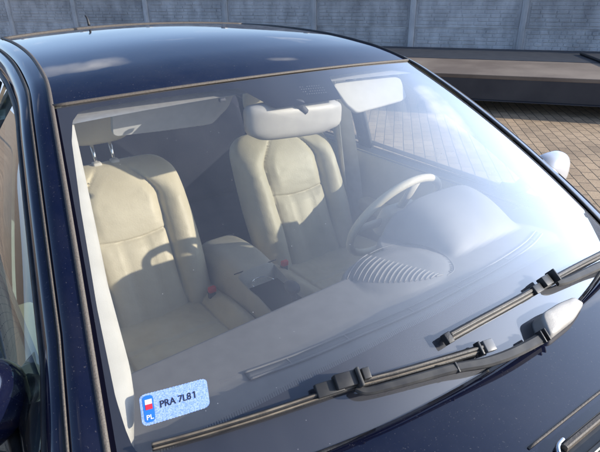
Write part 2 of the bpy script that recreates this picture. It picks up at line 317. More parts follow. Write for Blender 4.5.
# direction along the fence and the platform
FD = Vector((.581, -.814, 0)).normalized(); FN = Vector((FD.y, -FD.x, 0))     # FN points to the camera side
if FN.dot(CP) > 0 and False: FN = -FN
FN = Vector((-.814, -.581, 0)).normalized()
CONC = varied('blue_grey_concrete', (.33, .335, .345), (.58, .585, .59), 4, .9, .9, 60, detail=10, bdist=.012, lo=.3, hi=.65, rnd=True)
CONC2 = varied('post_concrete', (.42, .43, .44), (.54, .55, .56), 7, .9, .7, 90, bdist=.004, rnd=True)
base = Vector((*atz(412, 27, .79).xy, 0))
fence = empty('concrete_fence', base)
tag(fence, 'grey precast concrete fence with brick relief panels behind the platform', 'fence')
def frame_m(p): # local x along FD, y along FN
    m = Matrix((FD, FN, Vector((0, 0, 1)))).transposed().to_4x4(); m.translation = p; return m
def panel_bm(seed, small=False, rows=6):
    rnd = random.Random(seed); bm = bmesh.new(); W, H = 1.95, .505
    box(Vector((0, 0, H/2)), (W, .035, H), bm=bm)
    fr = .035
    for z in (fr/2, H-fr/2): box(Vector((0, .016, z)), (W, .016, fr), bm=bm, bv=.004, seg=1)
    for x in (-W/2+.02, W/2-.02): box(Vector((x, .0155, H/2)), (.038, .016, H-2*fr-.004), bm=bm, bv=.004, seg=1)
    x0, x1, z0, z1 = -W/2+.05, W/2-.05, fr+.008, H-fr-.008
    rh = (z1-z0)/rows
    bw = .13 if small else .24
    for r in range(rows):
        x = x0 - (r % 2)*bw*.5*rnd.uniform(.8, 1.2)
        while x < x1:
            w = bw*rnd.uniform(.72, 1.25); a, b = max(x, x0), min(x+w, x1)
            if b-a > .04:
                box(Vector(((a+b)/2, 0.016+rnd.uniform(-.004, .005), z0+rh*(r+.5))), (b-a-.010, .022, rh-.012), bm=bm, bv=.006, seg=1,
                    rot=Matrix.Rotation(R(rnd.uniform(-.5, .5)), 3, 'Y'))
            x += w
    return bm
def mesh_of(bm, mat, name):
    me = bpy.data.meshes.new(name); bm.to_mesh(me); bm.free(); me.materials.append(mat); return me
PM = [mesh_of(panel_bm(i, False, 6), CONC, 'panel') for i in range(4)]
PS = [mesh_of(panel_bm(20+i, True, 6), CONC, 'panel') for i in range(2)]
def post_bm():
    bm = bmesh.new(); box(Vector((0, 0, 1.20)), (.11, .15, 2.40), bm=bm, bv=.012, seg=2); box(Vector((0, .076, 1.16)), (.05, .012, 2.3), bm=bm, bv=.004, seg=1); return bm
PO = mesh_of(post_bm(), CONC2, 'post')
for k in range(-9, 7):
    p = base + FD*(2.06*k)
    o = bpy.data.objects.new('fence_post', PO); COL.objects.link(o); o.parent = fence; o.matrix_parent_inverse = Matrix.Translation(-base); o.matrix_world = frame_m(p)
    o.matrix_basis = frame_m(p)
    if k == 6: break
    for j in range(5):
        small = (k >= 1 and j == 1) or (k in (-3,) and j == 1)
        me = (PS if small else PM)[random.randrange(2 if small else 4)]
        o = bpy.data.objects.new('fence_panel', me); COL.objects.link(o); o.parent = fence; o.matrix_parent_inverse = Matrix.Translation(-base)
        o.matrix_basis = frame_m(p + FD*1.03 + Vector((0, 0, .29-.5+.5*j + .0)) + FN*(j*.013-.02+random.uniform(-.002, .002)))
        if j == 0: o.scale = (1, 1, .58); o.location.z = .0

# long platform in front of the fence
WOODTOP = varied('weathered_deck', (.13, .095, .07), (.23, .18, .135), 1.3, .85, .6, 40, detail=9, bdist=.004)
STEEL = varied('dark_painted_steel', (.018, .020, .028), (.045, .045, .05), 3, .5, .4, 25, detail=9, lo=.3, hi=.75)
DARKSTRIP = varied('dark_back_strip', (.022, .025, .032), (.035, .038, .045), 6, .6, .5, 60)  # dark tone of the strip along the back of the deck
pfa = atz(520, 76.5, .49); pf = Vector((pfa.x, pfa.y, 0))
plat = empty('platform', pf)
tag(plat, 'long low platform with weathered brown deck and dark steel side beam', 'platform')
def slab(name, x0, x1, y0, y1, z0, z1, mat, par=plat, bv=.01, o=pf):
    m = Matrix((FD, -FN, Vector((0, 0, 1)))).transposed()
    b = box(o + m @ Vector(((x0+x1)/2, (y0+y1)/2, (z0+z1)/2)), (x1-x0, y1-y0, z1-z0), rot=m, bv=bv, seg=2)
    return obj(name, b, mat, par, smooth=False)
slab('side_beam', -9, 7, 0, .09, .165, .486, STEEL)
slab('deck', -9, 7, -.004, 1.5, .44, .492, WOODTOP)
slab('bottom_flange', -9, 7, -.02, .10, .152, .168, STEEL, bv=.004)
slab('back_strip', -9, 7, 1.503, 2.95, .40, .498, DARKSTRIP)
slab('rear_beam', -9, 7, 2.8, 2.9, .15, .39, STEEL)
for x in (-8.5, -6, -3.5, -1.0, 1.6, 4.2, 6.6): slab('support_leg', x, x+.12, .35, .47, 0, .438, STEEL); slab('support_leg', x, x+.12, 2.4, 2.52, 0, .398, STEEL)
a, b = atz(581, 53.5, .52), atz(606, 63, .52)
bm = tube([a, lerp(a, b, .5), b+(b-a)*.5], .022, 10, 4)
tag(obj('metal_rod', bm, RUBBER), 'thin dark rod lying slanted on the far edge of the platform', 'rod')

# ================================================================== CAR
car = empty('car', (0, 1.1, 0))
tag(car, 'dark navy saloon car with cream leather seats and dusty windscreen', 'car')
def wb(u): return Vector((.745*u, .143*u*u, .93-.012*u*u))
def wt(u): return Vector((.587*u, .82+.065*u*u, 1.39-.018*u*u))
NW = Vector((0, -.49, .87))
def ws(u, v, off=0):
    k = 4*v*(1-v)*(1-.0*u*u)
    p = wb(u)*(1-v)+wt(u)*v + NW*.03*k
    if off:
        e = 1e-3
        n = (ws(u+e, v)-ws(u-e, v)).cross(ws(u, v+e)-ws(u, v-e)).normalized(); p = p + n*off
    return p
def wsn(u, v):
    e = 1e-3; return (ws(u+e, v)-ws(u-e, v)).cross(ws(u, v+e)-ws(u, v-e)).normalized()
def uvat(x, y, off=0, u=0., v=.3):
    d = ray(x, y); t = 1.
    for _ in range(25):
        f = CP + d*t - ws(u, v, off); e = 1e-4
        a = -(ws(u+e, v, off)-ws(u, v, off))/e; b = -(ws(u, v+e, off)-ws(u, v, off))/e
        J = Matrix((a, b, d)).transposed(); s = J.inverted() @ f
        u -= s[0]; v -= s[1]; t -= s[2]
    return u, v
def onws(x, y, off=0): return ws(*uvat(x, y, off), off)

# ---- windscreen
wsh = obj('windscreen', grid(lambda u, v: ws(u, v), 48, 32, u0=-1, u1=1), GLASS, car)
for p in wsh.data.polygons: p.use_smooth = True
# black ceramic border, just under the glass, as a ring
def ring_inner(n):   # loop in (u, v), counter-clockwise from bottom left
    c = [(-.955, .085)]
    L = []
    L += [(-.955, .080), (-.93, .076), (-.90, .078), (-.756, .10), (-.58, .124), (-.273, .147), (.08, .155), (.45, .137), (.70, .105), (.86, .07)]
    L += [(.925, .085), (.95, .13), (.965, .22), (.972, .40), (.968, .65), (.958, .88)]
    L += [(.94, .945), (.90, .968), (.62, .972), (.27, .965), (.20, .846), (-.165, .852), (-.25, .970), (-.6, .975), (-.86, .975)]
    L += [(-.925, .965), (-.955, .93), (-.972, .85), (-.985, .628), (-.990, .375), (-.985, .19), (-.977, .13), (-.970, .10), (-.964, .088)]
    return L
IN = ring_inner(0)
def resample(L, n, closed=True):
    P = L + ([L[0]] if closed else []); d = [0]
    for i in range(len(P)-1): d.append(d[-1]+math.hypot(P[i+1][0]-P[i][0], P[i+1][1]-P[i][1]))
    out = []
    for k in range(n):
        s = d[-1]*k/(n if closed else n-1); i = 0
        while i < len(P)-2 and d[i+1] < s: i += 1
        t = (s-d[i])/(d[i+1]-d[i]); out.append((lerp(P[i][0], P[i+1][0], t), lerp(P[i][1], P[i+1][1], t)))
    return out
INR = resample(IN, 420)
bm = bmesh.new(); A = []; B = []; NR = 5
rows = []
for (u, v) in INR:
    du, dv = u, (v-.5)*2
    # project outward onto the border of the glass
    if v < .2 and abs(u) < .93: ou, ov = u, 0.0
    elif v > .8 and abs(u) < .93: ou, ov = u*1.0, 1.0
    else:
        ou = 1.021 if u > 0 else -1.021; ov = v
        if v < .2: ov = lerp(0, v, min(1, (abs(u)-.93)/.03))
        if v > .93: ov = lerp(1, v, min(1, (abs(u)-.93)/.03))
    rows.append([(lerp(u, ou, k/NR), lerp(v, ov, k/NR)) for k in range(NR+1)])
V = [[bm.verts.new(ws(u, v, -.003)) for (u, v) in r] for r in rows]
for i in range(len(V)):
    j = (i+1) % len(V)
    for k in range(NR): bm.faces.new((V[i][k], V[j][k], V[j][k+1], V[i][k+1]))
obj('ceramic_border', bm, FRIT, wsh)
# toothed lower edge of the border
bm = bmesh.new()
bottom = resample([(-.92, .078), (-.756, .105), (-.58, .129), (-.273, .152), (.08, .160), (.45, .142), (.70, .11), (.86, .076)], 300, False)
for i in range(0, 299):
    u, v = bottom[i]
    for r in range(1):
        q = [ws(u+a, v+b, -.0028) for a, b in ((0, -.012), (.0026, -.012), (.0020, .004), (.0006, .004))]
        bm.faces.new([bm.verts.new(x) for x in q])
obj('border_teeth', bm, FRIT, wsh, smooth=False)
# pale dot rows on the sensor window
bm = bmesh.new()
for r in range(4):
    for c in range(10):
        if (r, c) in ((0, 9), (3, 0)) or random.random() < .12: continue
        x, y = 300+c*2.35+r*1.6, 87.2+r*2.4-c*.2
        u, v = uvat(x, y, -.002)
        p = ws(u, v, -.0015); s = .0011
        vs = [bm.verts.new(ws(u+s*1.4*math.cos(t), v+s*1.1*math.sin(t), -.0015)) for t in [k*math.pi/4 for k in range(8)]]
        bm.faces.new(vs)
obj('sensor_dots', bm, principled('pale_dots', (.5, .5, .52), .6), wsh, smooth=False)
# etched maker's marks (illegible at this size): short grey strokes
bm = bmesh.new()
for i in range(13):
    x = 219+i*1.35; y = 380.5-i*.33
    for k in range(2 if i % 3 else 1):
        a = uvat(x, y+k*3.2-(1 if k else 0)*0, -.0018); w = .0022
        bm.faces.new([bm.verts.new(ws(a[0]+dx*w, a[1]+dy*w*.8, -.0015)) for dx, dy in ((0, 0), (.8, .1), (.8, .75), (0, .65))])
for i in range(9):
    a = uvat(224+i*1.2, 389-i*.35, -.0018)
    bm.faces.new([bm.verts.new(ws(a[0]+dx*.0018, a[1]+dy*.0012, -.0015)) for dx, dy in ((0, 0), (.8, .1), (.8, .75), (0, .65))])
obj('etched_marks', bm, principled('etch', (.10, .10, .11), .6), wsh, smooth=False)

# ---- registration sticker (inside face of the glass)
ST = [uvat(x, y) for x, y in ((142.5, 427.5), (210.5, 406.5), (206.5, 377.5), (138.5, 395.5))]
def stk(a, b, off):
    u = lerp(lerp(ST[0][0], ST[1][0], a), lerp(ST[3][0], ST[2][0], a), b); v = lerp(lerp(ST[0][1], ST[1][1], a), lerp(ST[3][1], ST[2][1], a), b)
    return ws(u, v, off)
def rrect(a0, a1, b0, b1, ra, rb, n=8):
    out = []
    for cx, cy, s in ((a1-ra, b1-rb, 0), (a0+ra, b1-rb, 1), (a0+ra, b0+rb, 2), (a1-ra, b0+rb, 3)):
        for k in range(n+1):
            t = (s+k/n)*math.pi/2; out.append((cx+ra*math.cos(t), cy+rb*math.sin(t)))
    return out
def patch(name, loop, off, mat, par):
    bm = bmesh.new(); ca = sum(p[0] for p in loop)/len(loop); cb_ = sum(p[1] for p in loop)/len(loop); K = 8; prev = None
    for k in range(1, K+1):
        cur = [bm.verts.new(stk(lerp(ca, a, k/K), lerp(cb_, b, k/K), off)) for a, b in loop]
        if prev:
            for i in range(len(cur)): j = (i+1) % len(cur); bm.faces.new((prev[i], prev[j], cur[j], cur[i]))
        else: bm.faces.new(cur)
        prev = cur
    return obj(name, bm, mat, par, smooth=False)
def sticker_mat():
    m = principled('holographic_sticker', (.3, .45, .8), .35); b = m.node_tree.nodes['Principled BSDF']
    t = nn(m, 'TexCoord'); n = nn(m, 'TexNoise', Scale=420, Detail=3); lk(m, t.outputs['Object'], n.inputs['Vector'])
    r = nn(m, 'ValToRGB'); e = r.color_ramp.elements; e[0].position = .36; e[1].position = .68; e[0].color = (.19, .32, .68, 1); e[1].color = (.45, .58, .86, 1)
    lk(m, n.outputs['Fac'], r.inputs[0]); lk(m, r.outputs[0], b.inputs['Base Color']); b.inputs['Emission Strength'].default_value = 0; return m
# saw-tooth outline
L = rrect(0, 1, 0, 1, .09, .16, 9); Lr = resample(L, 168)
saw = []
for i, (a, b) in enumerate(Lr):
    k = .0 if i % 2 else .016
    saw.append((.5+(a-.5)*(1-k), .5+(b-.5)*(1-2*k)))
sticker = patch('registration_sticker', saw, .0008, sticker_mat(), car)
sticker['label'] = 'light blue registration sticker with flag and plate number on the glass'
BLU = principled('sticker_blue', (.03, .19, .68), .4); WHT = principled('sticker_white', (.8, .8, .82), .5); REDS = principled('sticker_red', (.62, .03, .06), .5); INK = principled('ink', (.02, .025, .05), .5)
patch('country_band', rrect(.045, .195, .09, .93, .06, .11), .0012, BLU, sticker)
patch('flag', rrect(.075, .175, .645, .80, .004, .006, 2), .0016, WHT, sticker)
patch('flag_lower', rrect(.075, .175, .48, .645, .004, .006, 2), .0016, REDS, sticker)
def place_text(s, a0, a1, b0, b1, off, mat, name, bold=.0, tilt=0):
    bm = text_mesh(s, 1, bold); xs = [v.co.x for v in bm.verts]; ys = [v.co.y for v in bm.verts]
    x0, x1, y0, y1 = min(xs), max(xs), min(ys), max(ys)
    for v in bm.verts:
        a = lerp(a0, a1, (v.co.x-x0)/(x1-x0)); b = lerp(b0, b1, (v.co.y-y0)/(y1-y0)); v.co = stk(a, b, off)
    return obj(name, bm, mat, sticker, smooth=False)
place_text('PRA 7L8', .285, .738, .43, .66, .0014, INK, 'plate_number', .012)
bm = bmesh.new()
for q in (((.783, .43), (.800, .43), (.800, .66), (.783, .66)), ((.760, .595), (.783, .622), (.783, .66), (.760, .617))): bm.faces.new([bm.verts.new(stk(a, b, .0014)) for a, b in q])
obj('plate_digit', bm, INK, sticker, smooth=False)
place_text('PL', .075, .175, .17, .32, .0016, WHT, 'country_code', .02)

# ---- strips along the glass and down the pillars
def interp(T, y):
    if y <= T[0][0]: i = 0
    elif y >= T[-1][0]: i = len(T)-2
    else: i = max(k for k in range(len(T)-1) if T[k][0] <= y)
    (x0, a), (x1, b) = T[i], T[i+1]; h = x1-x0; t = (y-x0)/h
    ma = (b-T[i-1][1])/(x1-T[i-1][0]) if i else (b-a)/h; mb = (T[i+2][1]-a)/(T[i+2][0]-x0) if i+2 < len(T) else (b-a)/h
    return (2*t**3-3*t*t+1)*a+(t**3-2*t*t+t)*h*ma+(-2*t**3+3*t*t)*b+(t**3-t*t)*h*mb
EZ = [(.888, 1.373), (.96, 1.395), (1.05, 1.414), (1.25, 1.4365), (1.45, 1.446), (1.7, 1.448), (1.95, 1.443)]
EX = [(.888, .600), (.96, .586), (1.05, .573), (1.25, .556), (1.45, .546), (1.7, .539), (1.95, .535)]
ZC = [(.82, 1.391), (.93, 1.420), (1.05, 1.442), (1.25, 1.464), (1.5, 1.474), (1.75, 1.475), (2.05, 1.462)]
def rooffy(a, u): return lerp(.835+.053*u*u, 2.02-.08*u*u, a)
def roofhw(a): return interp(EX, rooffy(a, 1))
def roofz(a, u):
    yE = rooffy(a, 1); d = interp(ZC, yE)-interp(EZ, yE); return interp(ZC, rooffy(a, u)) - d*u*u
def roof(u, a): return Vector((roofhw(a)*u, rooffy(a, u), roofz(a, u)))
def edge(u, t):
    s = 1 if u > 0 else -1
    return ws(s*1.022, t, .004) if t <= 1 else roof(s, t-1)
obj('roof', grid(roof, 60, 50, u0=-1, u1=1), PAINT, car)
obj('roof_front_moulding', sweep([lerp(ws(u, 1, .003), roof(u, 0), .5) for u in [lerp(-1, 1, k/40) for k in range(41)]], circ(.0048, 8, .004)), DIRTYSTRIP, car)
obj('roof_rear_moulding', sweep([roof(u, 1)+Vector((0, .006, .001)) for u in [lerp(-1, 1, k/40) for k in range(41)]], circ(.010, 8, .005)), DIRTYSTRIP, car)
def epath(s, off, t0=0, t1=2, n=90):
    out = []
    for k in range(n+1):
        t = lerp(t0, t1, k/n); a = edge(s, max(0, t))
        # smooth the corner where pillar meets roof
        if .93 < t < 1.07:
            q = (t-.93)/.14; a = lerp(lerp(edge(s, .93), edge(s, 1.0), q), lerp(edge(s, 1.0), edge(s, 1.07), q), q)
        if t < 0:
            a = edge(s, 0) + (edge(s, 0)-edge(s, .1))*(-t*10)
        o = off(t) if callable(off) else off
        out.append(a + Vector((s*o[0], o[1], o[2])))
    return out
SIDEP = [(0, 0, 0), (.020, -.002, -.003), (.036, -.002, -.010), (.042, 0, -.020), (.050, .0, -.022), (.060, .002, -.025), (.068, .005, -.034), (.073, .008, -.049), (.076, .010, -.066)]
def sideoff(k):
    def f(t):
        x, y, z = SIDEP[k]
        w = 1.0 if t < 1 else 1.0
        base_w = 1 + .35*max(0, 1-max(t, 0)/.35) if t < .35 else 1
        return (x*base_w, y, z)
    return f
for s in (-1, 1):
    P = [epath(s, sideoff(k), -.12, 2) for k in range(len(SIDEP))]
    def loft(ks, name, mat):
        bm = bmesh.new(); V = [[bm.verts.new(P[k][i]) for i in range(len(P[0]))] for k in ks]
        for a in range(len(ks)-1):
            for i in range(len(P[0])-1): bm.faces.new((V[a][i], V[a+1][i], V[a+1][i+1], V[a][i+1]))
        return obj(name, bm, mat, car)
    loft([0, 1, 2, 3], 'pillar_panel', PAINT)
    loft([3, 4], 'door_gap', RUBBER)
    loft([4, 5, 6, 7, 8], 'door_frame', PAINT)
    obj('pillar_moulding', sweep([p+Vector((-s*.004, 0, .002)) for p in P[0]], circ(.0052, 8, .004)), DIRTYSTRIP if s < 0 else PLASTIC, car)
    obj('gutter_moulding', sweep([p+Vector((s*.002, 0, .004)) for p in P[3]], circ(.0026, 6, .003)), DIRTYSTRIP, car)
    obj('window_rubber', sweep([p+Vector((s*.0, 0, -.003)) for p in P[8]], circ(.008, 8, .008)), RUBBER, car)
    # inner pillar trim seen through the glass
    prof = [(-.014, -.005), (-.002, -.006), (.030, -.010), (.050, -.020), (.045, -.05), (-.02, -.075)]
    def wid(t): return (1.1+.55*max(0, 1-abs(t-.24)/.2))*min(1, max(.02, (t-.065)/.12))**.8
    bm = bmesh.new(); V = []
    for k in range(61):
        t = lerp(.066, .985, k/60); q = []
        p0 = ws(s*.985, t); n = wsn(s*.985, t)
        rr_ = 1.0
        for a, d in prof: q.append(bm.verts.new(p0 + Vector((-s*a*(.36*wid(t)), 0, 0)) + n*d))
        V.append(q)
    for k in range(60):
        for a in range(len(prof)-1): bm.faces.new((V[k][a], V[k+1][a], V[k+1][a+1], V[k][a+1]))
    obj('pillar_trim', bm, TRIM, car)

# ---- headliner and header
def headl(u, a):
    p = roof(u*.97, max(0, a)); 
    return Vector((p.x, lerp(.83, 2.0, a), min(p.z-.032, 1.352+.07*min(1, a*2.5)-.014*u*u)))
obj('headliner', grid(headl, 30, 24, u0=-1, u1=1), HEAD, car)
hb = grid(lambda u, v: lerp(ws(u*.985, .985, -.006), headl(u, .10)+Vector((0, 0, -.012)), v), 40, 6, u0=-1, u1=1)
obj('header_trim', hb, HEAD, car)

# ---- hood, with rear edge following the glass
def hoodz(x, y):
    q = min(0, y)
    z = .941 + .085*q - .10*q*q - .055*max(0, -q-.75)**2*6
    return z - .030*(x/.7)**2 - .02*max(0, abs(x)-.5)**2*8
def hoodp(u, v):
    w = lerp(.715, .62, v); x = u*w; y0 = .143*(x/.745)**2-.002; y1 = -.98+.20*u*u
    y = lerp(y0, y1, v)
    z = hoodz(x, y)
    if v < .008: z -= .004
    return Vector((x, y, z))
VENT = (-.15, .42)
hood = obj('bonnet', grid(hoodp, 60, 80, u0=-1, u1=1), PAINT, car)
solid(hood, .004)
# air intake panel on the bonnet with ribs
def venty(x, k): return -.140 - .032*k + .10*(x-.05)**2 if False else (-.155 - k + .03*x*x*0)
bm = bmesh.new()
def hs(x, y, o=0): return Vector((x, y, hoodz(x, y)+o))
X0, X1 = -.168, .44
bm = sweep([hs(lerp(X0, X1, k/30), -.150-.016*(k/30), .001) for k in range(31)], circ(.0026, 8, .002))
vf = obj('intake_seam', bm, DIRTYSTRIP, car)
vent = obj('bonnet_intake', grid(lambda u, v: hs(lerp(X0+.03, X1, u), lerp(-.176, -.33, v)-.016*u, .003), 30, 10), PLASTIC, car)
for k in range(5):
    y = -.186-.030*k
    pts = [hs(lerp(X0+.045+.02*k*0, X1-.01, i/20), y-.016*i/20, .008) for i in range(21)]
    obj('rib', sweep(pts, [(-.005, -.006), (.005, -.006), (.0052, .004), (.003, .0058), (-.003, .0058), (-.0052, .004)]), DIRTYSTRIP if k % 2 == 0 else PLASTIC, vent, smooth=False)
    if k % 2 == 0: obj('rib_edge', sweep([p+Vector((0, .0058, .0045)) for p in pts], circ(.0006, 6)), ARM, vent)
pts = [hs(X0+.028+.006*math.cos(t)*0+.0, lerp(-.180, -.325, i/10), .008) for i, t in enumerate([0]*11)]
obj('chrome_bead', sweep(smoothpath([hs(X0+.022, -.330, .006), hs(X0+.022, -.21, .008), hs(X0+.034, -.181, .008), hs(X0+.06, -.176, .008)], 6), circ(.0045, 10, .004)), CHROME, vent)

# ---- cowl between glass and bonnet
def cowl(u, v):
    a = ws(u, .0, -.004); x = a.x; b = Vector((x, .143*(x/.745)**2-.035, hoodz(x, 0)-.028)); p = lerp(a, b, v); p.z -= .014*math.sin(math.pi*v); return p
obj('cowl_panel', grid(cowl, 40, 6, u0=-1.0, u1=1.0), PLASTIC, car)
obj('glass_seal', sweep([ws(u, -.004, .001) for u in [lerp(-1, 1, k/50) for k in range(51)]], circ(.005, 6, .004)), RUBBER, car)

# ---- fenders, doors, body sides
def side_x(y, z):   # half-width of the body
    w = .895 - .0*y
    zz = max(0, z-.55); w -= .16*zz*zz*1.6 + (.03*((.55-z)/.35)**2 if z < .55 else 0)
    if y < -.6: w -= .10*((-.6-y)/.75)**2
    if y > 2.3: w -= .10*((y-2.3)/1.0)**2
    return w
def zlow(y):
    z = .24
    for yc in (-.45, 2.22):
        d = abs(y-yc)
        if d < .37: z = max(z, .31+math.sqrt(max(0, .37**2-d*d)))
    return z
for s in (-1, 1):
    # fender: from bonnet edge to the arch
    def fender(u, v):
        y = lerp(.30, -1.18, v)
        ye = min(y, .143*(.715/.745)**2-.022)
        vv = min(1, max(0, (ye-.12)/(-.98+.20-.12)))
        x0 = lerp(.725, .632, vv); z0 = hoodz(x0, min(y, .12)) - .004
        if y > .12: z0 -= .0
        x1 = side_x(y, .86-.12*max(0, -y)); 
        zt = z0; zb = zlow(y)
        if u < .3:
            t = u/.3; return Vector((s*lerp(x0, side_x(y, zt-.09), 1-(1-t)**1.0 if 0 else math.sin(t*math.pi/2)), y, lerp(zt, zt-.09, 1-math.cos(t*math.pi/2))))
        t = (u-.3)/.7; z = lerp(zt-.09, zb, t); return Vector((s*side_x(y, z), y, z))
    obj('wing', grid(fender, 30, 60), PAINT, car)
    def lower(y0, y1, name):
        def f(u, v):
            y = lerp(y0, y1, v); z = lerp(.905, zlow(y), u); return Vector((s*(side_x(y, z)-.0), y, z))
        return obj(name, grid(f, 24, 40), PAINT, car)
    d = lower(.305, 1.34, 'front_door'); d2 = lower(1.348, 2.16, 'rear_door'); 
    def quarter(u, v):
        y = lerp(2.168, 3.2, v); z = lerp(.905+.05*min(1, v*2), zlow(y), u); return Vector((s*side_x(y, z), y, z))
    obj('rear_wing', grid(quarter, 24, 40), PAINT, car)
    for dd, yy in ((d, 1.15), (d2, 1.98)):
        obj('door_handle', sweep([Vector((s*(side_x(yy+k*.03, .80)+h), yy+k*.03, .80)) for k, h in ((0, .005), (1, .03), (2, .033), (4, .033), (5, .03), (6, .005))], circ(.012, 8, .009)), PAINT, dd)
    # belt line mouldings
    BL = [Vector((s*(side_x(y, .91)-.004), y, .912+.02*min(1, (y-.3)/1.6))) for y in [lerp(.30, 2.16, k/40) for k in range(41)]]
    obj('belt_moulding', sweep(BL, circ(.011, 8, .010)), RUBBER, car)
    # side glass, following frame
    FR = epath(s, sideoff(8), 0.0, 1.93, 80)
    def sg(y0, y1):
        bm = bmesh.new(); rows_ = []
        for k in range(31):
            y = lerp(y0, y1, k/30)
            # top point on the frame at this y
            top = FR[-1]
            for i in range(len(FR)-1):
                if FR[i].y <= y <= FR[i+1].y:
                    top = lerp(FR[i], FR[i+1], (y-FR[i].y)/max(1e-6, FR[i+1].y-FR[i].y)); break
            if y < FR[0].y: top = FR[0]
            bot = Vector((s*(side_x(y, .91)-.014), y, .90)); top = Vector((top.x-s*.006, y, top.z))
            rows_.append([bm.verts.new(lerp(bot, top, j/8)+Vector((s*.024*math.sin(math.pi*j/8), 0, 0))) for j in range(9)])
        for k in range(30):
            for j in range(8): bm.faces.new((rows_[k][j], rows_[k+1][j], rows_[k+1][j+1], rows_[k][j+1]))
        return bm
    obj('front_window', sg(.30, 1.31), SIDEGLASS if s > 0 else NEARGLASS, car)
    obj('rear_window', sg(1.37, 2.02), SIDEGLASS, car)
    # B pillar outside and inside
    def bp(u, v):
        y = lerp(1.305, 1.385, u); z = lerp(.90, 1.385, v); x = lerp(side_x(1.3, .91)-.006, .658, v)+.012*math.sin(math.pi*v); return Vector((s*x, y, z))
    solid(obj('door_pillar', grid(bp, 3, 12), PLASTIC, car), .02)
    obj('pillar_cover', grid(lambda u, v: Vector((s*(lerp(.80, .60, v**1.3)-.02*math.sin(math.pi*u)), lerp(1.28, 1.44, u), lerp(.5, 1.40, v))), 8, 16), TRIM, car)
    obj('seat_belt', sweep([Vector((s*lerp(.585, .67, t), 1.31-.02*t, lerp(1.32, .70, t))) for t in [k/10 for k in range(11)]], [(-.024, -.001), (.024, -.001), (.024, .001), (-.024, .001)]), varied('belt_webbing', (.50, .47, .40), (.56, .53, .46), 60, .8), car)
    # inner door panel and armrest
    def dp(u, v):
        y = lerp(.33, 2.05, u); z = lerp(.905, .32, v); return Vector((s*(side_x(y, z)-.075-.03*math.sin(math.pi*min(1, v*1.6))), y, z))
    obj('door_lining', grid(dp, 40, 16), LEATHER_G, car)
    obj('sill_trim', grid(lambda u, v: Vector((s*lerp(side_x(1, .91)-.02, side_x(1, .91)-.085, v), lerp(.33, 2.05, u), .905-.006*v)), 40, 3), DASH, car)
    obj('door_armrest', box(Vector((s*.755, 1.0, .66)), (.075, .52, .06), bv=.02), LEATHER, car)
    # wheels
    for yc in (-.45, 2.22):
        w = empty('wheel', (s*.80, yc, .315)); w.parent = car; w.location = Vector((s*.80, yc, .315))-car.location
        c = Vector((s*.80, yc, .315))
        o = obj('tyre', lathe([(-.10, .20), (-.10, .29), (-.08, .312), (.08, .312), (.10, .29), (.10, .20)], c=c), TYRE); o.parent = w; o.matrix_parent_inverse = Matrix.Translation(-c)
        o = obj('rim', lathe([(s*.06, .01), (s*.075, .05), (s*.055, .07), (s*.06, .17), (s*.09, .205), (-s*.09, .205)], c=c), ALLOY); o.parent = w; o.matrix_parent_inverse = Matrix.Translation(-c)
        obj('arch_liner', grid(lambda u, v: Vector((s*lerp(.62, .865, u), yc+.375*math.cos(math.pi*v), .31+.375*math.sin(math.pi*v))), 4, 20), PLASTIC, car)
# nose, bumpers, boot
def nose(u, v):
    x = u; w = side_x(-1.1, .6); X = x*w*.985
    y = -1.33+.30*abs(u)**2.6 + .05*(1-v)*0; z = lerp(.78, .22, v)
    y += .20*max(0, .25-v)**1*1.5*1 ; y = y + .0
    return Vector((X, y, z))
obj('front_bumper', grid(nose, 40, 14, u0=-1, u1=1), PAINT, car)
obj('nose_panel', grid(lambda u, v: lerp(Vector((u*.62, -.975+.20*u*u, hoodz(u*.62, -.975+.20*u*u)-.006)), nose(u*.9, 0)+Vector((0, -.0, 0)), v), 40, 4, u0=-1, u1=1), PAINT, car)
for s in (-1, 1): obj('headlight', box(Vector((s*.60, -1.10, .70)), (.34, .16, .13), rot=Matrix.Rotation(s*R(22), 3, 'Z'), bv=.04), principled('headlight_lens', (.6, .62, .65), .08, .2, 1), car)
obj('radiator_grille', box(Vector((0, -1.315, .66)), (.66, .05, .14), bv=.02), PLASTIC, car)
rearw = lambda u, v: lerp(Vector((roofhw(1)*u, rooffy(1, u), roofz(1, u)))+Vector((0, .012, -.004)), Vector((.70*u, 2.62-.08*u*u, 1.03)), v)+Vector((0, .03, .04))*math.sin(math.pi*v)*.8
obj('rear_windscreen', grid(rearw, 30, 10, u0=-1, u1=1), SIDEGLASS, car)
for s in (-1, 1): obj('rear_pillar', grid(lambda u, v: lerp(rearw(s, v), Vector((s*lerp(.66, .86, v), lerp(1.98, 2.18, v), lerp(1.37, .90, v))), u), 10, 10), PAINT, car)
obj('boot_lid', grid(lambda u, v: Vector((u*.74, lerp(2.60-.08*u*u, 3.16-.05*u*u, min(1, v*1.5)), lerp(1.03, 1.0, min(1, v*1.5))-.03*u*u-(max(0, v-.667)*1.2))), 30, 18, u0=-1, u1=1), PAINT, car)
for s in (-1, 1): obj('rear_shoulder', grid(lambda u, v: Vector((s*lerp(.74, side_x(lerp(2.15, 3.18, v), .95), u), lerp(2.15, 3.18, v), lerp(1.0, .955, u*u))), 6, 20), PAINT, car)
obj('rear_bumper', grid(lambda u, v: Vector((u*.84, 3.30-.22*abs(u)**3-.06*(v-.4)**2, lerp(.66, .24, v))), 30, 8, u0=-1, u1=1), PAINT, car)
obj('floor_pan', box(Vector((0, .95, .28)), (1.5, 4.0, .05)), CARPET, car, smooth=False)
ant = [Vector((-.199, 1.955, 1.474)), Vector((-.200, 1.962, 1.50)), Vector((-.203, 1.975, 1.512))]
obj('aerial_stub', tube(ant, .005, 8, 4, scale=lambda t: 1.2-.6*t), RUBBER, car)

